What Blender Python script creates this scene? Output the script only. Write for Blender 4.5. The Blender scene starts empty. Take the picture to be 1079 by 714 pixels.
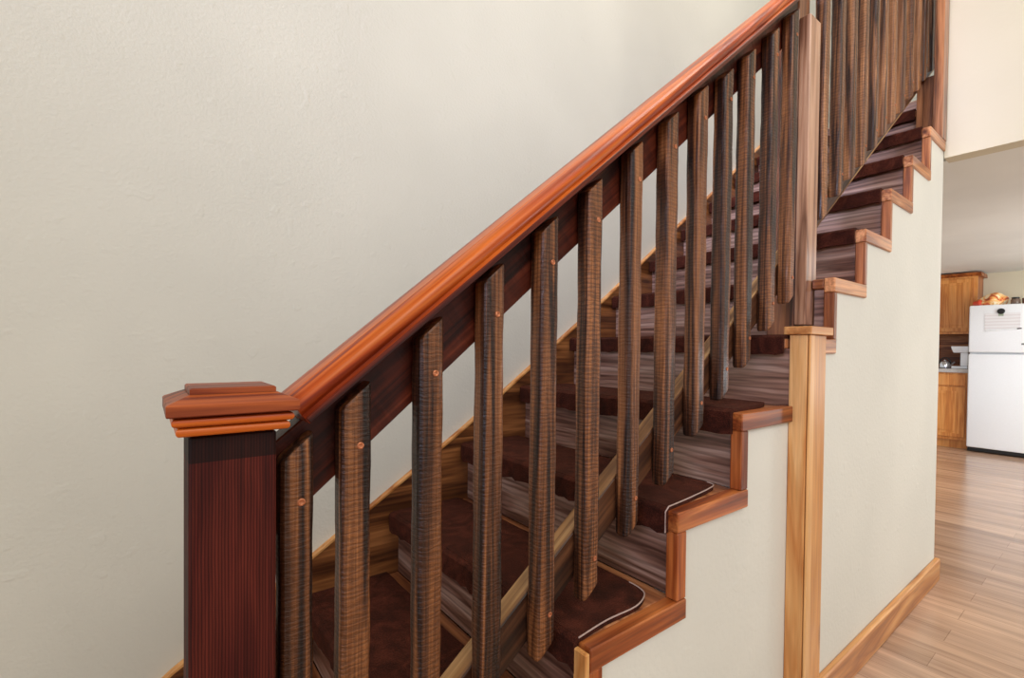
import bpy, bmesh, math, random
from mathutils import Vector, Matrix
random.seed(7)
C = bpy.context.scene.collection
H = 1.14                      # eye height above the floor; heights below are written relative to the eye and lifted by H
T, R = .2755, .2              # going and rise of the stair
X0, Z0 = .6574, -.5648        # nosing of tread 0
SL = R / T
YL, YU, YW = .609, .594, 1.537
def xn(n): return X0 + n * T
def zn(n): return H + Z0 + n * R

# ------------------------------------------------------------------ node helpers
def N(nt, t, **k):
    n = nt.nodes.new(t)
    for a, v in k.items():
        if a.startswith('i_'):
            key = a[2:]
            n.inputs[int(key) if key.isdigit() else key.replace('_', ' ')].default_value = v
        else: setattr(n, a, v)
    return n
def srgb(r, g, b):
    f = lambda c: (c / 255 / 12.92) if c / 255 <= .04045 else ((c / 255 + .055) / 1.055) ** 2.4
    return (f(r), f(g), f(b), 1)
def base(name, rough=.5, coat=0, spec=.5):
    m = bpy.data.materials.new(name); m.use_nodes = True
    nt = m.node_tree; b = nt.nodes['Principled BSDF']
    b.inputs['Roughness'].default_value = rough
    b.inputs['Coat Weight'].default_value = coat
    b.inputs['Coat Roughness'].default_value = .18
    b.inputs['Specular IOR Level'].default_value = spec
    return m, nt, b
def ramp(nt, stops):
    r = N(nt, 'ShaderNodeValToRGB'); e = r.color_ramp.elements
    while len(e) < len(stops): e.new(.5)
    for el, (p, c) in zip(e, stops): el.position = p; el.color = c
    return r
def coords(nt, scale, rand=True):
    tc = N(nt, 'ShaderNodeTexCoord'); mp = N(nt, 'ShaderNodeMapping'); mp.inputs['Scale'].default_value = scale
    if rand:
        oi = N(nt, 'ShaderNodeObjectInfo'); ml = N(nt, 'ShaderNodeMath', operation='MULTIPLY', i_1=37.)
        nt.links.new(oi.outputs['Random'], ml.inputs[0])
        ad = N(nt, 'ShaderNodeVectorMath', operation='ADD')
        nt.links.new(tc.outputs['Object'], ad.inputs[0]); nt.links.new(ml.outputs[0], ad.inputs[1])
        nt.links.new(ad.outputs[0], mp.inputs['Vector'])
    else: nt.links.new(tc.outputs['Object'], mp.inputs['Vector'])
    return mp.outputs[0]
def mix(nt, a, b, fac, mode='MIX'):
    m = N(nt, 'ShaderNodeMix', data_type='RGBA', blend_type=mode)
    for sock, v in ((m.inputs[0], fac), (m.inputs[6], a), (m.inputs[7], b)):
        if isinstance(v, bpy.types.NodeSocket): nt.links.new(v, sock)
        else: sock.default_value = v
    return m.outputs[2]
def axis_scale(axis, along, across):
    return tuple(along if a == axis else across for a in 'XYZ')

def wood(name, dark, mid, light, axis='X', rough=.35, coat=.3, spec=.35, ring=9., fine=150., saw=0, blotch=.35, bump=.15, band=None, lines=0, ldir='X', ldist=2.5, lamt=.75, contrast=1., knots=True):
    m, nt, b = base(name, rough, coat, spec); L = nt.links.new
    v = coords(nt, axis_scale(axis, .9, ring))
    n1 = N(nt, 'ShaderNodeTexNoise', i_Scale=1., i_Detail=4., i_Roughness=.55, i_Distortion=.6); L(v, n1.inputs['Vector'])
    mu = N(nt, 'ShaderNodeMath', operation='MULTIPLY', i_1=7.); L(n1.outputs['Fac'], mu.inputs[0])
    fr = N(nt, 'ShaderNodeMath', operation='PINGPONG', i_1=1.); L(mu.outputs[0], fr.inputs[0])
    rr = ramp(nt, [(0, dark), (.45, mid), (1, light)]); L(fr.outputs[0], rr.inputs[0])
    v2 = coords(nt, axis_scale(axis, 4., fine))
    n2 = N(nt, 'ShaderNodeTexNoise', i_Scale=1., i_Detail=3.); L(v2, n2.inputs['Vector'])
    r2 = ramp(nt, [(.3, (.4, .31, .25, 1)), (.62, (1, 1, 1, 1))]); L(n2.outputs['Fac'], r2.inputs[0])
    col = mix(nt, rr.outputs[0], r2.outputs[0], .75 * contrast, 'MULTIPLY')
    v3 = coords(nt, axis_scale(axis, 3., 7.))
    n3 = N(nt, 'ShaderNodeTexNoise', i_Scale=1., i_Detail=2.); L(v3, n3.inputs['Vector'])
    r3 = ramp(nt, [(.35, (.28, .2, .15, 1)), (.6, (1, 1, 1, 1))]); L(n3.outputs['Fac'], r3.inputs[0])
    col = mix(nt, col, r3.outputs[0], blotch, 'MULTIPLY')
    height = n2.outputs['Fac']
    if saw:
        v4 = coords(nt, axis_scale(axis, 1., .25))
        w = N(nt, 'ShaderNodeTexWave', wave_type='BANDS', bands_direction=axis, i_Scale=saw, i_Distortion=9., i_Detail=4., i_Detail_Scale=2.5, i_Detail_Roughness=.7)
        L(v4, w.inputs['Vector'])
        r4 = ramp(nt, [(.2, (.45, .42, .4, 1)), (.8, (1.25, 1.2, 1.1, 1))]); L(w.outputs['Fac'], r4.inputs[0])
        oi = N(nt, 'ShaderNodeObjectInfo'); mr = N(nt, 'ShaderNodeMapRange', i_3=.1, i_4=.55); L(oi.outputs['Random'], mr.inputs[0])
        col = mix(nt, col, r4.outputs[0], mr.outputs[0], 'MULTIPLY')
        ad = N(nt, 'ShaderNodeMath', operation='ADD'); L(w.outputs['Fac'], ad.inputs[0]); L(n2.outputs['Fac'], ad.inputs[1]); height = ad.outputs[0]
    if lines:
        v5 = coords(nt, axis_scale(axis, .25, 1.), rand=False)
        w = N(nt, 'ShaderNodeTexWave', wave_type='BANDS', bands_direction=ldir, i_Scale=lines, i_Distortion=ldist, i_Detail=2., i_Detail_Scale=.6)
        L(v5, w.inputs['Vector'])
        r5 = ramp(nt, [(.1, (.3, .25, .25, 1)), (.55, (1.1, 1.1, 1.1, 1))]); L(w.outputs['Fac'], r5.inputs[0])
        col = mix(nt, col, r5.outputs[0], lamt, 'MULTIPLY')
    if knots:
        v6 = coords(nt, axis_scale(axis, 2.2, 9.))
        vo = N(nt, 'ShaderNodeTexVoronoi', i_Scale=1.); L(v6, vo.inputs['Vector'])
        r6 = ramp(nt, [(.05, (.22, .14, .1, 1)), (.13, (1, 1, 1, 1))]); L(vo.outputs['Distance'], r6.inputs[0])
        col = mix(nt, col, r6.outputs[0], .9, 'MULTIPLY')
    if band:                                   # darker tone above a height, object space
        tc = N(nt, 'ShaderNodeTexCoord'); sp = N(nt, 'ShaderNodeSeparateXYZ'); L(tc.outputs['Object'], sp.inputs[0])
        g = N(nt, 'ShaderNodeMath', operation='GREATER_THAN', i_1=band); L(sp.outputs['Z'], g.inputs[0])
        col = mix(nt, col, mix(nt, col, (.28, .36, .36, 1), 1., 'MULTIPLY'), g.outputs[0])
    L(col, b.inputs['Base Color'])
    bp = N(nt, 'ShaderNodeBump', i_Strength=bump, i_Distance=.002); L(height, bp.inputs['Height']); L(bp.outputs[0], b.inputs['Normal'])
    rg = N(nt, 'ShaderNodeMapRange', i_3=rough - .08, i_4=rough + .14); L(n2.outputs['Fac'], rg.inputs[0]); L(rg.outputs[0], b.inputs['Roughness'])
    return m

def paint(name, col, scale=95., bump=.25, rough=.75):
    m, nt, b = base(name, rough, 0, .3); L = nt.links.new
    v = coords(nt, (1, 1, 1), False)
    n = N(nt, 'ShaderNodeTexNoise', i_Scale=scale, i_Detail=3., i_Roughness=.5); L(v, n.inputs['Vector'])
    n2 = N(nt, 'ShaderNodeTexNoise', i_Scale=1.3, i_Detail=3.); L(v, n2.inputs['Vector'])
    n3 = N(nt, 'ShaderNodeTexNoise', i_Scale=22., i_Detail=1.); L(v, n3.inputs['Vector'])
    r3 = ramp(nt, [(.66, (0, 0, 0, 1)), (.74, (1, 1, 1, 1))]); L(n3.outputs['Fac'], r3.inputs[0])
    d = tuple(c * .9 for c in col[:3]) + (1,)
    r = ramp(nt, [(.35, d), (.65, col)]); L(n2.outputs['Fac'], r.inputs[0]); L(r.outputs[0], b.inputs['Base Color'])
    ad = N(nt, 'ShaderNodeMath', operation='MULTIPLY_ADD', i_1=.5); L(r3.outputs[0], ad.inputs[0]); L(n.outputs['Fac'], ad.inputs[2])
    bp = N(nt, 'ShaderNodeBump', i_Strength=bump, i_Distance=.003); L(ad.outputs[0], bp.inputs['Height']); L(bp.outputs[0], b.inputs['Normal'])
    return m
def plain(name, col, rough=.4, metal=0, coat=0, var=.08, bump=0, scale=60):
    m, nt, b = base(name, rough, coat); L = nt.links.new
    b.inputs['Metallic'].default_value = metal
    v = coords(nt, (1, 1, 1), False)
    n = N(nt, 'ShaderNodeTexNoise', i_Scale=scale, i_Detail=2.); L(v, n.inputs['Vector'])
    r = ramp(nt, [(.3, tuple(c * (1 - var) for c in col[:3]) + (1,)), (.7, col)]); L(n.outputs['Fac'], r.inputs[0]); L(r.outputs[0], b.inputs['Base Color'])
    if bump:
        bp = N(nt, 'ShaderNodeBump', i_Strength=bump, i_Distance=.002); L(n.outputs['Fac'], bp.inputs['Height']); L(bp.outputs[0], b.inputs['Normal'])
    return m
def carpet(name):
    m, nt, b = base(name, .95, 0, .15); L = nt.links.new
    b.inputs['Sheen Weight'].default_value = .15; b.inputs['Sheen Tint'].default_value = srgb(150, 90, 60)
    v = coords(nt, (1, 1, 1))
    n = N(nt, 'ShaderNodeTexNoise', i_Scale=330., i_Detail=2.); L(v, n.inputs['Vector'])
    n2 = N(nt, 'ShaderNodeTexNoise', i_Scale=14., i_Detail=4., i_Distortion=1.5); L(v, n2.inputs['Vector'])
    r = ramp(nt, [(.3, srgb(22, 7, 4)), (.5, srgb(58, 23, 14)), (.72, srgb(96, 46, 32))])
    md = N(nt, 'ShaderNodeMath', operation='MULTIPLY_ADD', i_1=.45); L(n.outputs['Fac'], md.inputs[0])
    m2 = N(nt, 'ShaderNodeMath', operation='MULTIPLY', i_1=.55); L(n2.outputs['Fac'], m2.inputs[0]); L(m2.outputs[0], md.inputs[2])
    L(md.outputs[0], r.inputs[0]); L(r.outputs[0], b.inputs['Base Color'])
    bp = N(nt, 'ShaderNodeBump', i_Strength=.9, i_Distance=.004); L(n.outputs['Fac'], bp.inputs['Height'])
    L(bp.outputs[0], b.inputs['Normal'])
    return m
def floor_mat():
    m, nt, b = base('laminate', .22, .2); L = nt.links.new
    tc = N(nt, 'ShaderNodeTexCoord'); mp = N(nt, 'ShaderNodeMapping'); mp.inputs['Rotation'].default_value = (0, 0, math.pi / 2)
    L(tc.outputs['Object'], mp.inputs['Vector'])
    br = N(nt, 'ShaderNodeTexBrick', offset=.37, i_Scale=1., i_Mortar_Size=.0012, i_Brick_Width=1.2, i_Row_Height=.125, i_Bias=0.)
    br.inputs['Color1'].default_value = srgb(206, 172, 146); br.inputs['Color2'].default_value = srgb(182, 148, 122); br.inputs['Mortar'].default_value = srgb(160, 128, 104)
    L(mp.outputs[0], br.inputs['Vector'])
    v = coords(nt, (13., .9, 1.), False)
    n = N(nt, 'ShaderNodeTexNoise', i_Scale=1., i_Detail=5., i_Distortion=.5); L(v, n.inputs['Vector'])
    r = ramp(nt, [(.3, (.55, .5, .48, 1)), (.65, (1.1, 1.08, 1.05, 1))]); L(n.outputs['Fac'], r.inputs[0])
    col = mix(nt, br.outputs[0], r.outputs[0], .85, 'MULTIPLY')
    v2 = coords(nt, (120., 4., 1.), False)
    n2 = N(nt, 'ShaderNodeTexNoise', i_Scale=1., i_Detail=2.); L(v2, n2.inputs['Vector'])
    r2 = ramp(nt, [(.3, (.7, .68, .66, 1)), (.6, (1, 1, 1, 1))]); L(n2.outputs['Fac'], r2.inputs[0])
    L(mix(nt, col, r2.outputs[0], .6, 'MULTIPLY'), b.inputs['Base Color'])
    bp = N(nt, 'ShaderNodeBump', i_Strength=.08, i_Distance=.002); L(n2.outputs['Fac'], bp.inputs['Height']); L(bp.outputs[0], b.inputs['Normal'])
    return m

WALL = paint('wall_paint', srgb(220, 217, 206), 110., .3)
WALL2 = paint('stair_wall_paint', srgb(226, 223, 211), 70., .35)
WHITE = paint('ceiling_paint', srgb(226, 226, 220), 60., .15)
CREAM = paint('header_paint', srgb(206, 196, 172), 60., .12)
PINED = wood('pine_dark', srgb(176, 104, 44), srgb(206, 138, 70), srgb(222, 160, 94), 'Z', .4, .25, ring=14, fine=110, blotch=.15, bump=.05, contrast=.45)  # darker pine tone for the face board of the corner post
PINE = wood('pine', srgb(200, 130, 66), srgb(224, 164, 98), srgb(238, 186, 124), 'Z', .4, .25, ring=11, fine=110, blotch=.12, bump=.05, contrast=.45)
PINEX = wood('pine_along', srgb(168, 100, 44), srgb(206, 138, 74), srgb(228, 168, 104), 'X', .4, .25, ring=11, fine=110, blotch=.15, bump=.05, contrast=.45)
TRIMX = wood('trim_wood_along', srgb(120, 52, 20), srgb(172, 88, 38), srgb(204, 122, 62), 'X', .38, .3, ring=16, fine=120, blotch=.4, bump=.12, contrast=1.)
TRIMZ = wood('trim_wood_upright', srgb(112, 44, 16), srgb(164, 78, 32), srgb(198, 112, 54), 'Z', .38, .3, ring=16, fine=120, blotch=.4, bump=.12, contrast=1.)
TRIMLZ = wood('upper_trim_upright', srgb(136, 72, 34), srgb(184, 112, 62), srgb(214, 148, 96), 'Z', .38, .3, ring=16, fine=120, blotch=.3, bump=.12, contrast=.9)
TRIMLX = wood('upper_trim_along', srgb(150, 84, 44), srgb(198, 128, 78), srgb(224, 160, 108), 'X', .38, .3, ring=16, fine=120, blotch=.3, bump=.12, contrast=.9)
BAL = wood('baluster_wood', srgb(30, 14, 7), srgb(92, 53, 29), srgb(156, 100, 58), 'Z', .42, .1, ring=30, fine=210, saw=36, blotch=.45, bump=.4, contrast=1.15)
BALU = wood('upper_baluster_wood', srgb(44, 22, 11), srgb(120, 76, 46), srgb(178, 124, 80), 'Z', .42, .1, ring=30, fine=200, saw=30, blotch=.35, bump=.35, contrast=1.)
RAILW = wood('rail_wood', srgb(44, 14, 8), srgb(82, 30, 16), srgb(112, 50, 30), 'X', .42, .05, spec=.2, ring=18, fine=150, saw=6, blotch=.55, bump=.25)
LOWRAIL = wood('low_rail_wood', srgb(42, 22, 11), srgb(76, 44, 25), srgb(108, 68, 42), 'X', .5, .1, ring=18, fine=150, blotch=.35, bump=.25)
LOWTOP = wood('pale_edge_wood', srgb(118, 78, 42), srgb(164, 118, 72), srgb(200, 158, 108), 'X', .55, .05, ring=18, fine=150, blotch=.3, bump=.2)
HAND = wood('handrail_wood', srgb(124, 38, 6), srgb(176, 70, 14), srgb(208, 104, 28), 'X', .36, .12, spec=.28, ring=26, fine=130, blotch=.12, bump=.04, contrast=.55, knots=False)
LIP = wood('rail_lip_wood', srgb(48, 12, 5), srgb(84, 24, 10), srgb(112, 40, 18), 'X', .4, .1, spec=.25, ring=20, fine=140, blotch=.3, bump=.05, knots=False)
CAP = wood('cap_wood', srgb(74, 22, 8), srgb(122, 48, 18), srgb(176, 88, 40), 'X', .42, .05, spec=.25, ring=34, fine=120, blotch=.35, bump=.08, contrast=.6)
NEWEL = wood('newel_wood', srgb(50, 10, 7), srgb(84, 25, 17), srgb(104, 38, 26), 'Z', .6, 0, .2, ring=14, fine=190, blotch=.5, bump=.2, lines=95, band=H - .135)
PALEW = wood('lit_board_wood', srgb(120, 78, 54), srgb(176, 128, 98), srgb(204, 160, 130), 'Z', .33, .3, ring=14, fine=130, blotch=.15, bump=.1, contrast=.5)  # paler post wood, cool window light on its side put into the colour
POSTW = wood('post_wood', srgb(96, 56, 34), srgb(152, 98, 62), srgb(186, 126, 84), 'Z', .33, .3, ring=14, fine=130, blotch=.25, bump=.1, contrast=.6)
DPOST = wood('dark_post_wood', srgb(50, 22, 12), srgb(108, 58, 32), srgb(150, 94, 56), 'Z', .35, .3, ring=16, fine=130, blotch=.4, bump=.1)
RISER = wood('riser_wood', srgb(94, 62, 50), srgb(146, 108, 92), srgb(180, 148, 132), 'Y', .3, .35, ring=13, fine=150, blotch=.15, bump=.06, contrast=.7, knots=False, lines=18, ldir='Z', ldist=9., lamt=.45)
TREAD = wood('tread_wood', srgb(120, 66, 36), srgb(168, 104, 64), srgb(200, 136, 90), 'Y', .32, .3, ring=12, fine=110, blotch=.2, bump=.05, contrast=.5)
SKIRT = wood('skirt_wood', srgb(76, 40, 18), srgb(132, 80, 42), srgb(172, 112, 64), 'X', .4, .2, ring=12, fine=120, blotch=.4, bump=.12)
CARPET = carpet('brown_carpet')
FLOOR = floor_mat()
OAK = wood('cabinet_oak', srgb(190, 116, 52), srgb(208, 136, 66), srgb(220, 154, 84), 'Z', .35, .3, ring=12, fine=120, blotch=.12, bump=.03, contrast=.35, knots=False)
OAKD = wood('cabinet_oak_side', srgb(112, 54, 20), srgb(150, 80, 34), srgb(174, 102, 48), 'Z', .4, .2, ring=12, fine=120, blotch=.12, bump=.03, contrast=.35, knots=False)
COPPER = plain('screw_copper', srgb(190, 118, 82), .3, .7)
BLACK = plain('black', srgb(14, 12, 11), .5)
APPL = plain('white_enamel', srgb(236, 238, 240), .12, 0, .4, .02)
GREY = plain('grey_plastic', srgb(120, 122, 124), .4)
CHROME = plain('chrome', srgb(200, 200, 205), .12, 1.)
WIRE = plain('pale_binding', srgb(176, 150, 140), .6)
GRANITE = plain('speckled_stone', srgb(198, 192, 186), .25, 0, .3, .45, 0, 260)
SPLASH = wood('splash_wood', srgb(84, 38, 16), srgb(138, 80, 42), srgb(166, 106, 62), 'Y', .5, .1, ring=8, fine=90, blotch=.4, bump=.05, contrast=.4, knots=False)
def paper_mat():
    m, nt, b = base('printed_paper', .7); L = nt.links.new
    v = coords(nt, (1, 1, 1), False)
    w = N(nt, 'ShaderNodeTexWave', wave_type='BANDS', bands_direction='Z', i_Scale=9., i_Distortion=.4); L(v, w.inputs['Vector'])
    r = ramp(nt, [(.55, srgb(222, 220, 220)), (.85, srgb(212, 206, 206))]); L(w.outputs['Fac'], r.inputs[0]); L(r.outputs[0], b.inputs['Base Color'])
    return m
PAPER = paper_mat()
def bag_mat():
    m, nt, b = base('patterned_wrap', .4, .3); L = nt.links.new
    v = coords(nt, (1, 1, 1), False)
    n = N(nt, 'ShaderNodeTexNoise', i_Scale=17., i_Detail=3., i_Distortion=1.); L(v, n.inputs['Vector'])
    r = ramp(nt, [(.28, srgb(110, 50, 24)), (.4, srgb(224, 104, 56)), (.5, srgb(240, 180, 96)), (.62, srgb(252, 234, 196))])
    L(n.outputs['Fac'], r.inputs[0]); L(r.outputs[0], b.inputs['Base Color'])
    return m
BAG = bag_mat()

# ------------------------------------------------------------------ mesh helpers
class MB:
    def __init__(s): s.bm = bmesh.new()
    def box(s, x0, x1, y0, y1, z0, z1, bev=0, seg=1):
        t = bmesh.new()
        vs = [t.verts.new((x, y, z)) for x in (x0, x1) for y in (y0, y1) for z in (z0, z1)]
        for f in ((0, 1, 3, 2), (4, 6, 7, 5), (0, 4, 5, 1), (2, 3, 7, 6), (0, 2, 6, 4), (1, 5, 7, 3)): t.faces.new([vs[i] for i in f])
        return s.add(t, bev, seg)
    def prism(s, pts, plane, d0, d1, bev=0, seg=1):
        t = bmesh.new()
        mk = {'XZ': lambda a, b, d: (a, d, b), 'XY': lambda a, b, d: (a, b, d), 'YZ': lambda a, b, d: (d, a, b)}[plane]
        A = [t.verts.new(mk(a, b, d0)) for a, b in pts]; B = [t.verts.new(mk(a, b, d1)) for a, b in pts]
        n = len(pts)
        t.faces.new(A); t.faces.new(B[::-1])
        for i in range(n): t.faces.new((A[i], B[i], B[(i + 1) % n], A[(i + 1) % n]))
        return s.add(t, bev, seg)
    def add(s, t, bev=0, seg=1):
        bmesh.ops.recalc_face_normals(t, faces=t.faces)
        if bev: bmesh.ops.bevel(t, geom=list(t.edges), offset=bev, segments=seg, affect='EDGES', profile=.5)
        me = bpy.data.meshes.new('t'); t.to_mesh(me); t.free(); s.bm.from_mesh(me); bpy.data.meshes.remove(me); return s
    def rings(s, rs, cap=True):
        t = bmesh.new(); V = [[t.verts.new(p) for p in r] for r in rs]; n = len(rs[0])
        for a, b in zip(V, V[1:]):
            for i in range(n): t.faces.new((a[i], a[(i + 1) % n], b[(i + 1) % n], b[i]))
        if cap: t.faces.new(V[0][::-1]); t.faces.new(V[-1])
        return s.add(t)
    def lathe(s, prof, c, axis='Z', n=20):
        rs = []
        for r, h in prof:
            ring = []
            for i in range(n):
                a = 2 * math.pi * i / n; u, v = r * math.cos(a), r * math.sin(a)
                ring.append({'Z': (c[0] + u, c[1] + v, c[2] + h), 'Y': (c[0] + u, c[1] + h, c[2] + v), 'X': (c[0] + h, c[1] + u, c[2] + v)}[axis])
            rs.append(ring)
        return s.rings(rs)
    def tube(s, pts, r, n=8):
        pts = [Vector(p) for p in pts]; rs = []
        for i, p in enumerate(pts):
            d = (pts[min(i + 1, len(pts) - 1)] - pts[max(i - 1, 0)]).normalized()
            u = d.cross(Vector((0, 0, 1)));
            if u.length < .01: u = d.cross(Vector((0, 1, 0)))
            u.normalize(); w = d.cross(u)
            rs.append([p + u * (r * math.cos(2 * math.pi * k / n)) + w * (r * math.sin(2 * math.pi * k / n)) for k in range(n)])
        return s.rings(rs)
    def build(s, name, mat, parent=None, smooth=False, loc=None, rot=None, label=None):
        me = bpy.data.meshes.new(name); s.bm.to_mesh(me); s.bm.free(); me.materials.append(mat)
        if smooth:
            for p in me.polygons: p.use_smooth = True
            me.set_sharp_from_angle(angle=math.radians(40))
        o = bpy.data.objects.new(name, me); C.objects.link(o)
        if parent: o.parent = parent; o.matrix_parent_inverse = world(parent).inverted()
        if loc: o.location = loc
        if rot: o.rotation_euler = rot
        if label: o['label'] = label
        return o
def world(o):
    m = o.matrix_basis.copy()
    return world(o.parent) @ o.matrix_parent_inverse @ m if o.parent else m
def thing(name, label, cat, loc=(0, 0, 0), group=None):
    o = bpy.data.objects.new(name, None); C.objects.link(o); o.location = Vector(loc); o.empty_display_size = .1
    o['label'] = label; o['category'] = cat
    if group: o['group'] = group
    return o
def tag(o, label, cat, group=None):
    o['label'] = label; o['category'] = cat
    if group: o['group'] = group
    return o
def struct(o): o['kind'] = 'structure'; return o

# ------------------------------------------------------------------ the setting
XH = 3.141
struct(MB().box(-4, 9, -4.5, 4, -.06, 0).build('floor', FLOOR))
struct(MB().box(-4, XH + .1, YW, YW + .1, 0, 5).box(XH + .1, 8.5, YW, YW + .1, zn(8), 5).build('wall_left', WALL))
struct(MB().box(-4, 8.5, -4.5, YW + .1, 5, 5.06).build('ceiling', WHITE))
# wall below the stair, stepped along its top, lower flight then upper flight (slightly proud)
def stepped(x_end, n0, n1, xs, y0, y1, drop=.03):
    pts = [(xs, 0)]
    pts.append((xs, zn(n0) - drop))
    for n in range(n0, n1 + 1):
        if n > n0: pts += [(xn(n) + .044, zn(n - 1) - drop), (xn(n) + .044, zn(n) - drop)]
    pts.append((x_end, zn(n1) - drop)); pts.append((x_end, 0))
    return MB().prism(pts, 'XZ', y0, y1)
struct(stepped(1.545, -2, 2, xn(-2) + .022, YL + .014, .70).build('wall_right', WALL2))
struct(stepped(XH, 3, 8, 1.545, YU + .008, .70).build('wall_right.001', WALL2))
struct(MB().box(XH, XH + .1, -4.5, YU + .006, H + .96, 5).build('wall_front', CREAM))
struct(MB().box(XH - .11, XH, .7005, YW - .0005, 0, zn(8) - .04).build('wall_back', WALL))
struct(MB().box(XH + .1005, 8.35, -4.5, 4, H + .975, H + 1.01).build('ceiling.001', WHITE))
struct(MB().box(8.24, 8.34, -4.5, 4, 0, H + .9745).build('wall_front.001', CREAM))
struct(MB().box(XH + .35, 8.35, .60, YW - .001, zn(10) - .06, zn(10)).build('floor.001', FLOOR))
# baseboard along the stair wall
bb = MB(); bb.box(1.64, XH + .012, YU - .014, YU + .0075, 0, .108, .004)
bb.box(XH + .0005, XH + .012, YU + .008, 1.3, 0, .108)
struct(bb.build('baseboard_right', PINEX))

# ------------------------------------------------------------------ staircase
st = thing('staircase', 'steep straight wooden staircase with brown risers and stepped orange-brown edge trim along the left wall', 'staircase', (xn(-2), 1.05, 0))
NT = 10
for n in range(-2, NT):
    yn = (YL if n < 3 else YU) + .0335
    x0 = xn(n); x1 = xn(n + 1) + .022
    if n == -2: x0 += .03
    if n == 4: pts = [(x0, yn), (x1, yn), (x1, YW - .021), (x0, YW - .021), (x0, .793), (1.803, .793), (1.803, .662), (x0, .662)]
    elif n == 3: pts = [(x0, yn), (x1, yn), (x1, .662), (1.716, .662), (1.716, .793), (x1, .793), (x1, YW - .021), (x0, YW - .021)]
    else: pts = [(x0, yn), (x1, yn), (x1, YW - .021), (x0, YW - .021)]
    MB().prism(pts, 'XY', zn(n) - .03, zn(n), .003).build('tread', TREAD, st)
for n in range(-2, NT + 1):
    yn = (YL if n < 3 else YU) + .02
    z0 = zn(n - 1) + .0005 if n > -2 else .0
    m = MB(); xr = xn(n) + .0225 + (.03 if n == -2 else 0)
    if n == 4:
        m.box(xr, xr + .018, yn, .662, z0, zn(n) - .0305); m.box(xr, xr + .018, .793, YW - .021, z0, zn(n) - .0305)
    else: m.box(xr, xr + .018, yn, YW - .021, z0, zn(n) - .0305)
    m.build('riser', RISER, st)
# trims along the open end: a level board under each tread end and an upright board before each riser end
for n in range(-2, 9):
    low = n < 3
    y0 = YL if low else YU
    a = xn(n); b = xn(n + 1) + (.037 if low else .020)
    if n == 2: b = 1.502
    if n == 3: a = 1.64
    if n == 8: b = XH - .005
    MB().box(a, b, y0, y0 + .033, zn(n) - .044, zn(n) + .002, .0025).build('tread_trim', TRIMX if low else TRIMLX, st)
for n in range(-2, 9):
    if n == 3: continue
    low = n < 3
    y0 = YL if low else YU
    zb = zn(n - 1) + .0025 if n > -2 else .0
    w = .037 if low else .026
    MB().box(xn(n) + .002, xn(n) + w, y0 + .002, y0 + .033, zb, zn(n) - .0445, .0025).build('riser_trim', TRIMZ if low else TRIMLZ, st)
MB().box(xn(0) - .012, xn(0) - .0005, YL + .001, YL + .034, zn(-1) + .003, zn(0) - .005, .002).build('riser_trim', PINE, st, label='bright orange upright strip')
sk = [(-.25, -1.087), (.05, -.866), (.41, -.645), (.93, -.313), (1.41, .02), (1.72, .237), (1.98, .43), (2.27, .65), (2.64, .92), (3.13, 1.285), (3.6, 1.63)]
pts = [(x, H + z) for x, z in sk] + [(3.6, zn(8)), (.9, .0), (-.25, .0)]
MB().prism(pts, 'XZ', YW - .0205, YW - .0005).build('skirt_board', SKIRT, st)
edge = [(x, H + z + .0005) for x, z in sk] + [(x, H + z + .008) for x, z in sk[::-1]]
MB().prism(edge, 'XZ', YW - .024, YW - .0005).build('skirt_edge', PINEX, st, label='pale top edge of the wall skirt')  # separate pale strip along the top of the skirt
# panel that closes the stair end below the upper rail
MB().box(XH - .03, XH - .012, .636, .705, zn(8) + .0005, H + 1.375).build('end_panel', POSTW, st)

# ------------------------------------------------------------------ carpet pads
words = {-1: 'lowest visible tread, behind the first balusters', 0: 'tread with the bright orange trim corner at its end', 1: 'third visible tread from the bottom, under the middle balusters',
         2: 'stair tread just left of the pale pine corner post', 3: 'tread level with the top of the pine corner post',
         4: 'first tread above the pine corner post', 5: 'second tread above the pine corner post', 6: 'third tread above the pine corner post', 7: 'fourth tread above the pine corner post',
         8: 'highest trimmed stair tread beside the end post', 9: 'topmost visible stair tread, past the end post'}
def smooth_pts(ctrl, k=5):
    out = []
    P = [Vector((a, b)) for a, b in ctrl]
    for i in range(len(P) - 1):
        p0, p1, p2, p3 = P[max(i - 1, 0)], P[i], P[i + 1], P[min(i + 2, len(P) - 1)]
        for j in range(k):
            t = j / k
            out.append(.5 * ((2 * p1) + (p2 - p0) * t + (2 * p0 - 5 * p1 + 4 * p2 - p3) * t * t + (3 * p1 - p0 - 3 * p2 + p3) * t ** 3))
    out.append(P[-1]); return [(v.x, v.y) for v in out]
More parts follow.
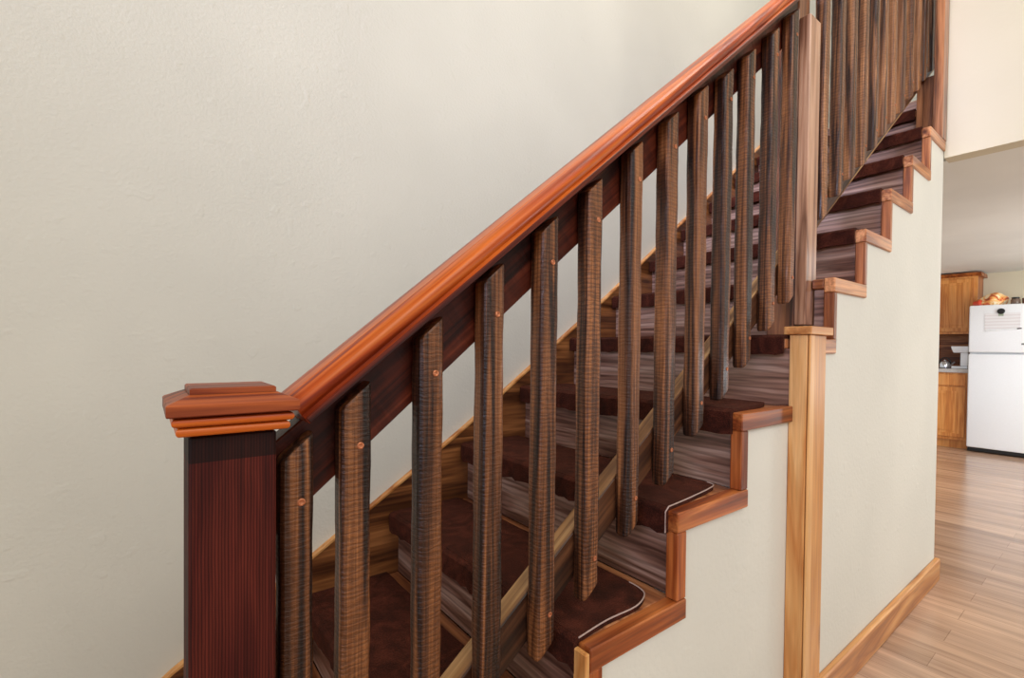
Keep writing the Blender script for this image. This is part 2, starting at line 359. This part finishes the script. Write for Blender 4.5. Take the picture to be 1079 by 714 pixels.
for n in range(-1, 10):
    x0, z = xn(n), zn(n)
    if n == 1: c = [(0, .634), (.07, .640), (.139, .648), (.20, .656), (.245, .668), (.256, .70), (.256, .76)]
    elif n == 2: c = [(0, .634), (.10, .640), (.20, .652), (.245, .672), (.25, .71), (.25, .76)]
    elif n < 2: c = [(0, .640), (.088, .648), (.178, .646), (.232, .664), (.25, .69), (.254, .732), (.254, .77)]
    else:
        s = {4: .80, 3: .69, 9: .716}.get(n, .628)
        c = [(0, s), (.12, s + .004), (.2, s + .012), (.235, s + .03), (.245, s + .06), (.245, s + .1)]
    if n == 3: c = [(0, .628), (.12, .632), (.19, .645), (.215, .67), (.222, .70), (.222, .76)]
    near = smooth_pts(c)
    yw = YW - .026
    random.seed(n + 50)
    back = []
    K = 14; yb = c[-1][1]
    for k in range(1, K + 1):
        back.append((c[-1][0] + random.uniform(-.003, .003), yb + (yw - yb) * k / K))
    poly = near + back + [(0, yw)]
    th = .011
    mb = MB(); t = bmesh.new()
    # top sheet with a rolled nose and a flap hanging in front of the nosing
    ring = [(x0 + a, b) for a, b in poly]
    top = [t.verts.new((a, b, z + .0005 + th)) for a, b in ring]; bot = [t.verts.new((a, b, z + .0005)) for a, b in ring]
    t.faces.new(top); t.faces.new(bot[::-1])
    for i in range(len(ring)): t.faces.new((bot[i], bot[(i + 1) % len(ring)], top[(i + 1) % len(ring)], top[i]))
    mb.add(t)
    yn = c[0][1]; drop = .052 if n < 3 else .046
    prof = [(x0 + .004, z + th + .0005), (x0 - .006, z + th - .002), (x0 - .013, z + .003), (x0 - .013, z - .01), (x0 - .013, z - drop * .6), (x0 - .011, z - drop), (x0 - .001, z - drop), (x0 - .0005, z + .0005)]
    rs = []
    M = 40
    for k in range(M + 1):
        y = yn + (yw - yn) * k / M; j = random.uniform(-.0025, .0025)
        rs.append([(a + (j if 2 <= i <= 5 else 0), y, b + (j * 1.6 if i in (5, 6) else 0)) for i, (a, b) in enumerate(prof)])
    mb.rings(rs)
    o = mb.build('carpet_pad', CARPET, None, True)
    tag(o, 'dark brown carpet pad on the ' + words[n], 'carpet', 'carpet pads on the stair treads')
    if n in (0, 1):
        pts = ([(x0 - .014, yn - .001, z - .045), (x0 - .014, yn - .001, z + .002)] if n else []) + [(x0 + a - .002, b - .0015, z + th + .001) for a, b in near[:-6]]
        MB().tube(pts, .0016, 6).build('binding', WIRE, o, label='thin pale edge binding')

# ------------------------------------------------------------------ pine corner post
cp = thing('corner_post', 'pale pine corner boards with a flat cap where the stair wall steps out', 'post', (1.56, .585, 0))
MB().box(1.503, 1.5215, .5745, YL + .0135, 0, H + .046, .002).build('side_board', PINE, cp)
MB().box(1.5045, 1.5385, .566, .5725, 0, H + .046, .0022).build('corner_strip', PINE, cp)
MB().box(1.5408, 1.634, .5725, YU + .0075, 0, H + .046, .002).build('face_board', PINED, cp)
MB().box(1.493, 1.652, .560, .635, H + .0465, H + .070, .002).build('cap', PINEX, cp)

# ------------------------------------------------------------------ newel post
nw = thing('newel_post', 'dark red-brown square newel post with orange tiered cap at the stair foot', 'post', (.082, .69, 0))
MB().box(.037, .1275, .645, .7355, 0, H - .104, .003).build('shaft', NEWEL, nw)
cx, cy = .0825, .690
def tier(prof, z0):
    rs = []
    for h, d in prof: rs.append([(cx - h, cy - h, z0 + d), (cx + h, cy - h, z0 + d), (cx + h, cy + h, z0 + d), (cx - h, cy + h, z0 + d)])
    return MB().rings(rs)
zc = H - .1035
# two-bead moulding under the plate
prof = [(.0455, 0), (.0475, .0)]
for k in range(9):
    a = -math.pi / 2 + math.pi * k / 8; prof.append((.0535 + .0045 * math.cos(a), .0060 + .0052 * math.sin(a)))
for k in range(9):
    a = -math.pi / 2 + math.pi * k / 8; prof.append((.0575 + .0045 * math.cos(a), .0172 + .0050 * math.sin(a)))
prof.append((.0555, .0235))
tier(prof, zc).build('cap_moulding', HAND, nw, True, label='orange beaded moulding under the cap')
tier([(.0655, 0), (.0668, .0012), (.0668, .0125), (.0655, .0140), (.0455, .0225)], zc + .0238).build('cap_plate', CAP, nw)
tier([(.0445, 0), (.0445, .0055), (.0425, .0070)], zc + .0466).build('cap_top', CAP, nw)

# ------------------------------------------------------------------ railings
HS = .825                                        # slope of the lower handrail
def sloped(mb, name, mat, parent, x, y, z, slope, smooth=False, label=None):
    """mesh built along local X, laid on the slope; keeps the grain along the rail"""
    return mb.build(name, mat, parent, smooth, loc=(x, y, z), rot=(0, -math.atan(slope), 0), label=label)
def screw(parent, x, y, z):
    m = MB(); m.lathe([(.0045, .0005), (.0045, -.0012), (.0032, -.0016), (.0014, -.0010)], (x, y, z), 'Y', 10)
    m.build('screw', COPPER, parent, True)
BW, BD, BY = .043, .038, .6655
def baluster(xr, ztop_c, stop, zbot_c, sbot, parent, scr=True, seed=0, w=BW, mat=None):
    rnd = random.Random(seed)
    xc = xr - w / 2; yc = BY + BD / 2
    b = .008 + rnd.random() * .004
    hw, hd = w / 2, BD / 2
    sec = []
    for sx, sy in ((-1, -1), (1, -1), (1, 1), (-1, 1)):
        cxx, cyy = sx * (hw - b), sy * (hd - b)
        for o in (0, 1, 2, 3):
            a = math.radians((0, 30, 60, 90)[o]); sec.append((cxx + sx * b * math.sin(a) , cyy + sy * b * math.cos(a)))
    # order around the section
    sec.sort(key=lambda p: math.atan2(p[1], p[0]))
    zt = H + stop * xc + ztop_c; zb = H + sbot * xc + zbot_c
    M = 46; rs = []
    ph = [rnd.uniform(0, 6.28) for _ in range(4)]
    for k in range(M + 1):
        f = k / M
        f2 = f
        ring = []
        for i, (u, v) in enumerate(sec):
            z = zb + (zt - zb) * f2
            z += (1 - f) * sbot * u + f * stop * u
            wob = .0004 * math.sin(17 * f + ph[0]) + .0003 * math.sin(41 * f + ph[1] + i) + rnd.uniform(-.00012, .00012)
            if 0 < k < M: ring.append((u * (1 + wob / hw), v * (1 + wob / hd) , z))
            else:
                ring.append((u * .94, v * .94, z))
        rs.append(ring)
    # tiny end chamfers
    rs.insert(1, [(u, v, z + .004) for (u, v), (_, _, z) in zip(sec, rs[0])]); rs.insert(-1, [(u, v, z - .004) for (u, v), (_, _, z) in zip(sec, rs[-1])])
    del rs[2]; del rs[-3]
    m = MB(); m.rings(rs)
    o = m.build('baluster', mat or BAL, parent, False, loc=(xc, yc, 0))
    if scr:
        for zz, dx in ((zt - .072, .004), (zb + .068, .006)):
            s = MB(); s.lathe([(.0052, .0006), (.0052, -.0012), (.0036, -.0018), (.0015, -.0008)], (dx, -hd, zz), 'Y', 10)
            so = s.build('screw', COPPER, None, True); so.parent = o
    return o
lr = thing('stair_railing', 'lower stair railing with orange moulded handrail and thirteen dark rough balusters', 'railing', (.9, .72, zn(0)))
# moulded handrail, profile in (y, perpendicular height)
hp = [(.660, 0), (.657, .003), (.657, .008), (.661, .011), (.6635, .0135), (.661, .017), (.6575, .022), (.657, .028), (.660, .034), (.666, .038), (.674, .0405), (.680, .0410),
      (.6815, .0390), (.6835, .0410), (.722, .0415), (.734, .040), (.741, .035), (.743, .026), (.741, .017), (.738, .013), (.742, .009), (.742, .002), (.740, 0)]
def handrail(x_start, x_end, c, slope, parent, mat=HAND):
    L = (x_end - x_start) * math.sqrt(1 + slope ** 2)
    m = MB(); m.rings([[(a, y, z) for y, z in hp] for a in [L * i / 12 for i in range(13)]])
    o = sloped(m, 'handrail', mat, parent, x_start, 0, H + slope * x_start + c, slope, True, 'smooth orange-red moulded handrail')
    lip = MB(); lip.box(.001, L - .001, .6552, .6585, .0008, .0095, .0008); lip.box(.001, L - .001, .6812, .6838, .0392, .0400)
    sloped(lip, 'rail_lip', LIP, o, x_start, 0, H + slope * x_start + c, slope, label='dark lower edge moulding')
    return o
handrail(.170, 1.716, -.243, HS, lr)
ang = math.atan(HS)
def board(xa, xb, ctop, slope, hgt, y0, y1, name, mat, parent, label=None, plumb=True):
    """a plank on edge whose top follows z = slope*x + ctop, ends cut plumb; grain along its length"""
    co, si = math.cos(math.atan(slope)), math.sin(math.atan(slope))
    def loc(x, dz):                               # world offset -> local frame
        X, Z = x - xa, slope * (x - xa) + dz
        return (X * co + Z * si, -X * si + Z * co)
    P = [loc(xa, 0), loc(xb, 0), loc(xb, -hgt), loc(xa, -hgt)]
    m = MB(); m.prism(P, 'XZ', y0, y1, .002)
    return sloped(m, name, mat, parent, xa, 0, H + slope * xa + ctop, slope, label=label)
board(.128, 1.716, -.2435, HS, .124, .704, .744, 'top_board', RAILW, lr)
bl = board(.128, 1.716, -.892, SL, .096, .704, .744, 'bottom_board', LOWRAIL, lr)
board(.128, 1.716, -.888, SL, .0035, .7045, .7435, 'board_edge', LOWTOP, bl, 'pale top edge of the board')  # separate paler strip along the top of the board
lowx = [.179, .2575, .376, .494, .620, .742, .871, 1.002, 1.127, 1.248, 1.368, 1.508, 1.637]
for i, x in enumerate(lowx):
    baluster(x, -.262 - (.012 if i > 8 else 0) + random.uniform(-.003, .003), HS, -1.008 + random.uniform(-.012, .006), SL, lr, True, i)
rp = thing('railing_post', 'tall stair post fronted by a shorter smooth board, above the pine corner post', 'post', (1.76, .73, zn(3)))
MB().box(1.719, 1.801, .7005, .7895, zn(3) + .0005, H + 2.35, .003).build('post', DPOST, rp)
MB().box(1.719, 1.801, .6655, .6995, H + .085, H + 1.10, .0025).build('face_board', PALEW, rp, label='shorter smooth board with angled top')
ur = thing('stair_railing', 'upper stair railing of dark brown balusters rising past the frame top to the end post', 'railing', (2.6, .72, zn(6)))
upx = [1.889, 2.031, 2.152, 2.272, 2.398, 2.510, 2.632, 2.760, 2.890, 3.007, 3.120, 3.235, 3.366]
for i, x in enumerate(upx):
    baluster(x, .10, SL, -.885 + random.uniform(-.008, .006), SL, ur, True, 40 + i, mat=BALU)
board(1.802, 3.45, .115, SL, .124, .704, .744, 'top_board', RAILW, ur)
ub = board(1.802, 3.45, -.845, SL, .092, .704, .744, 'bottom_board', LOWRAIL, ur)
board(1.802, 3.45, -.9375, SL, .008, .704, .743, 'board_edge', LOWTOP, ub, 'pale lower edge of the board')  # pale strip colours in the lit lower edge of the board
handrail(1.802, 3.45, .1155, SL, ur)
MB().box(3.05, XH - .0005, YU - .002, YU + .034, zn(8) + .0025, H + 2.35, .003).build('end_post', POSTW)
tag(bpy.data.objects['end_post'], 'narrow brown end post at the top of the stair against the cream wall', 'post')

# ------------------------------------------------------------------ kitchen beyond
XF = 7.52
fr = thing('refrigerator', 'white two-door refrigerator standing at the kitchen end of the wood floor', 'refrigerator', (7.86, .81, 0))
MB().box(7.585, 8.22, .435, 1.183, .02, H + .525, .008, 2).build('body', APPL, fr)
fd = MB().box(XF, 7.58, .435, 1.185, H + .0, H + .535, .014, 3).build('freezer_door', APPL, fr, True)
rd = MB().box(XF, 7.58, .435, 1.185, .052, H - .018, .014, 3).build('fridge_door', APPL, fr, True)
MB().box(XF + .03, 7.584, .445, 1.175, .012, .048).build('base_shadow_grille', BLACK, fr)  # black stands in for the thin shadow under the fridge door
for z0, z1, d in ((H + .04, H + .33, fd), (H - .50, H - .05, rd)):
    MB().tube([(XF - .0, .48, z0), (XF - .04, .48, z0 + .02), (XF - .045, .48, (z0 + z1) / 2), (XF - .04, .48, z1 - .02), (XF, .48, z1)], .012).build('handle', APPL, d, True)
MB().box(XF - .0022, XF + .001, .70, .765, H + .085, H + .105, .0008).build('badge', GREY, fd)
tag(MB().box(XF - .003, XF - .0005, .775, 1.055, H + .255, H + .44).build('paper_sheet', PAPER), 'printed paper sheet stuck to the freezer door', 'paper')
mg = thing('magnet_clip', 'small dark round magnet clip at the top of the paper sheet on the freezer door', 'magnet', (XF - .004, .925, H + .455))
MB().lathe([(.030, -.0032), (.032, -.010), (.026, -.018), (.01, -.02)], (XF, .925, H + .458), 'X', 18).build('knob', BLACK, mg, True)
MB().box(XF - .009, XF - .0035, .905, .945, H + .405, H + .432, .002).build('clip', plain('pale_green_plastic', srgb(150, 160, 140), .4), mg, label='pale lower jaw')
pn = thing('pen', 'white pen with a dark tip along the bottom edge of the paper sheet', 'pen', (XF - .01, .9, H + .25))
MB().tube([(XF - .009, 1.04, H + .243), (XF - .009, .80, H + .262)], .0085).build('barrel', APPL, pn, True)
MB().tube([(XF - .009, .799, H + .262), (XF - .009, .765, H + .265)], .006).build('tip', BLACK, pn, True)
# things on the fridge top
def blob(cx, cy, cz, rx, ry, rz, amp, seed, name, mat, parent=None):
    t = bmesh.new(); bmesh.ops.create_icosphere(t, subdivisions=4, radius=1)
    rnd = random.Random(seed); ks = [(Vector((rnd.uniform(-1, 1), rnd.uniform(-1, 1), rnd.uniform(-1, 1))) * 5, rnd.uniform(0, 6)) for _ in range(5)]
    for v in t.verts:
        d = 1 + sum(amp * math.sin(v.co.dot(k) + p) for k, p in ks)
        q = v.co * d
        v.co = (cx + q.x * rx, cy + q.y * ry, max(cz + q.z * rz, cz - rz * .45))
    m = MB(); m.add(t); return m.build(name, mat, parent, True)
ZT = H + .525
bg = thing('snack_bag', 'puffy orange, red and yellow bag lying on the left of the fridge top', 'bag', (7.72, 1.04, ZT))
blob(7.70, 1.02, ZT + .047, .12, .115, .10, .06, 3, 'bag_body', BAG, bg)
blob(7.66, 1.12, ZT + .026, .06, .05, .055, .06, 9, 'crimped_end', plain('red_wrap', srgb(214, 70, 40), .4), bg)
jr = thing('jar', 'small dark jar at the right of the fridge top beside the orange bag', 'jar', (7.64, .82, ZT))
MB().lathe([(.036, .001), (.040, .01), (.040, .06), (.03, .072)], (7.64, .83, ZT), 'Z', 18).build('glass', plain('brown_glass', srgb(120, 98, 84), .2), jr, True)
MB().lathe([(.031, .0725), (.033, .076), (.033, .088), (.028, .09)], (7.64, .83, ZT), 'Z', 18).build('lid', BLACK, jr, True)
cpot = thing('mug', 'small brown mug beside the dark jar on the fridge top', 'mug', (7.64, .75, ZT))
MB().lathe([(.030, .001), (.034, .01), (.036, .075), (.032, .075), (.028, .015)], (7.64, .745, ZT), 'Z', 18).build('cup', plain('brown_glaze', srgb(108, 62, 40), .3), cpot, True)
# cabinets
def panel_door(y0, y1, z0, z1, x, parent, name='door', knob=False):
    m = MB(); m.box(x - .02, x - .0005, y0, y1, z0, z1, .003)
    o = m.build(name, OAK, parent)
    f = .045
    fr_ = MB()
    fr_.prism([(y0 + f, z0 + f), (y1 - f, z0 + f), (y1 - f, z1 - f), (y0 + f, z1 - f)], 'YZ', x - .0212, x - .0202)
    fr_.prism([(y0 + f + .03, z0 + f + .03), (y1 - f - .03, z0 + f + .03), (y1 - f - .03, z1 - f - .03), (y0 + f + .03, z1 - f - .03)], 'YZ', x - .026, x - .0213, .003)
    fr_.build('raised_panel', OAK, o)
    return o
uc = thing('wall_cabinet', 'honey oak wall cabinet with crown moulding left of the refrigerator', 'cabinet', (8.07, 1.6, H + .22))
UX = 7.90
MB().box(UX, 8.239, 1.175, 2.10, H + .222, H + .915).build('carcass', OAKD, uc)
MB().box(UX - .012, UX - .0005, 1.172, 2.10, H + .222, H + .915).build('face_frame', OAK, uc)
panel_door(1.205, 1.62, H + .25, H + .89, UX - .012, uc); panel_door(1.645, 2.07, H + .25, H + .89, UX - .012, uc)
cr = MB(); cr.prism([(UX - .013, H + .9155), (UX - .02, H + .925), (UX - .045, H + .945), (UX - .05, H + .957), (8.239, H + .957), (8.239, H + .9155)], 'XZ', 1.14, 2.10)
cr.build('crown', OAKD, uc)
bc = thing('base_cabinet', 'honey oak base cabinet with drawer and door under the stone worktop', 'cabinet', (7.9, 1.8, 0))
BX = 7.62
MB().box(BX, 8.239, 1.20, 2.4, .1005, H - .243).build('carcass', OAK, bc)
MB().box(BX + .05, 8.2, 1.20, 2.4, 0, .10).build('toe_kick', OAK, bc)
for y0, y1 in ((1.215, 1.62), (1.645, 2.05)):
    MB().box(BX - .02, BX - .0005, y0, y1, H - .395, H - .265, .004).build('drawer', OAK, bc)
    panel_door(y0, y1, .135, H - .415, BX, bc)
tag(MB().box(BX - .03, 8.239, 1.19, 2.4, H - .2425, H - .197, .006, 2).build('worktop', GRANITE), 'pale speckled stone worktop on the oak base cabinet', 'worktop')
struct(MB().box(8.222, 8.2395, 1.19, 2.4, H - .1965, H + .2215).build('trim_1', SPLASH))
mx = thing('stand_mixer', 'white kitchen appliance with overhanging head on the worktop beside the refrigerator', 'appliance', (7.75, 1.28, H - .197))
ZW = H - .1965
MB().box(7.70, 7.81, 1.215, 1.362, ZW, ZW + .030, .008, 2).build('base', APPL, mx, True)
MB().box(7.715, 7.795, 1.215, 1.285, ZW + .0305, ZW + .19, .012, 2).build('column', APPL, mx, True)
MB().prism([(1.215, ZW + .1905), (1.345, ZW + .1905), (1.362, ZW + .235), (1.368, ZW + .268), (1.215, ZW + .268)], 'YZ', 7.70, 7.81, .008, 2).build('head', APPL, mx, True)
kt = thing('kettle', 'small chrome kettle with a curved handle on the worktop left of the white appliance', 'kettle', (7.80, 1.43, ZW))
MB().lathe([(.045, .001), (.055, .01), (.055, .05), (.042, .08), (.015, .088), (.012, .1)], (7.80, 1.435, ZW), 'Z', 20).build('pot', CHROME, kt, True)
MB().tube([(7.80, 1.435 + .055 * math.cos(a), ZW + .045 + .085 * math.sin(a)) for a in [math.pi * i / 12 for i in range(13)]], .006).build('handle', BLACK, kt, True)
MB().tube([(7.80, 1.385, ZW + .03), (7.78, 1.36, ZW + .06), (7.77, 1.345, ZW + .075)], .009).build('spout', CHROME, kt, True)

# ------------------------------------------------------------------ light
def area(name, loc, target, sx, sy, power, col, spread=180):
    l = bpy.data.lights.new(name, 'AREA'); l.shape = 'RECTANGLE'; l.size = sx; l.size_y = sy; l.energy = power; l.color = col; l.spread = math.radians(spread)
    o = bpy.data.objects.new(name, l); C.objects.link(o); o.location = loc
    o.rotation_euler = (Vector(target) - Vector(loc)).to_track_quat('-Z', 'Y').to_euler()
    return o
area('window_light', (-3.4, -1.5, 2.7), (2.2, .7, 2.1), 1.4, 1.4, 17, (.66, .72, 1.), 55)
area('riser_fill', (-5.2, 1.0, 2.7), (2.3, 1.12, 2.3), .7, 1.2, 8, (.70, .72, 1.), 18)  # added narrow cool fill for the riser faces, not an actual window
area('room_light', (.4, -2.6, 4.2), (1.4, 1.0, .7), 2.2, 2.2, 78, (1., .95, .85))
area('stair_light', (1.9, .3, 4.7), (2.4, .9, 1.5), 1.5, 1.2, 38, (1., .96, .87))
area('kitchen_light', (5.6, -.8, H + .95), (6.2, .2, 0), 1.8, 1.8, 72, (1., .97, .92))
area('kitchen_ceiling_fill', (6.0, -2.0, .9), (6.0, -.8, 2.1), 1.2, .8, 72, (.86, .94, 1.))  # added up-facing fill, out of view, to brighten the kitchen ceiling
area('kitchen_side_fill', (5.2, -3.8, 1.5), (7.8, .8, 1.3), 2.2, 1.5, 13, (.98, .98, 1.), 70)  # added unseen side fill aimed at the fridge, not an actual window
w = bpy.data.worlds.new('world'); bpy.context.scene.world = w; w.use_nodes = True
w.node_tree.nodes['Background'].inputs[0].default_value = (.97, .98, .95, 1); w.node_tree.nodes['Background'].inputs[1].default_value = .84

# ------------------------------------------------------------------ camera
cam = bpy.data.cameras.new('camera'); co = bpy.data.objects.new('camera', cam); C.objects.link(co)
F = Vector((0.6071137263076067, 0.7944664352546426, -0.01536250574201097)); r = Vector((0.7946141333377632, -0.6070273943798798, 0.01030153251945678)); u = r.cross(F)
M = Matrix((r, u, -F)).transposed().to_4x4(); M.translation = Vector((0, 0, H)); co.matrix_world = M
cam.sensor_fit = 'HORIZONTAL'; cam.sensor_width = 36; cam.lens = 503.609 / 1079 * 36
cam.shift_y = 16.8 / 1079; cam.clip_start = .02
bpy.context.scene.camera = co
bpy.context.scene.view_settings.view_transform = 'Standard'
bpy.context.scene.view_settings.look = 'None'
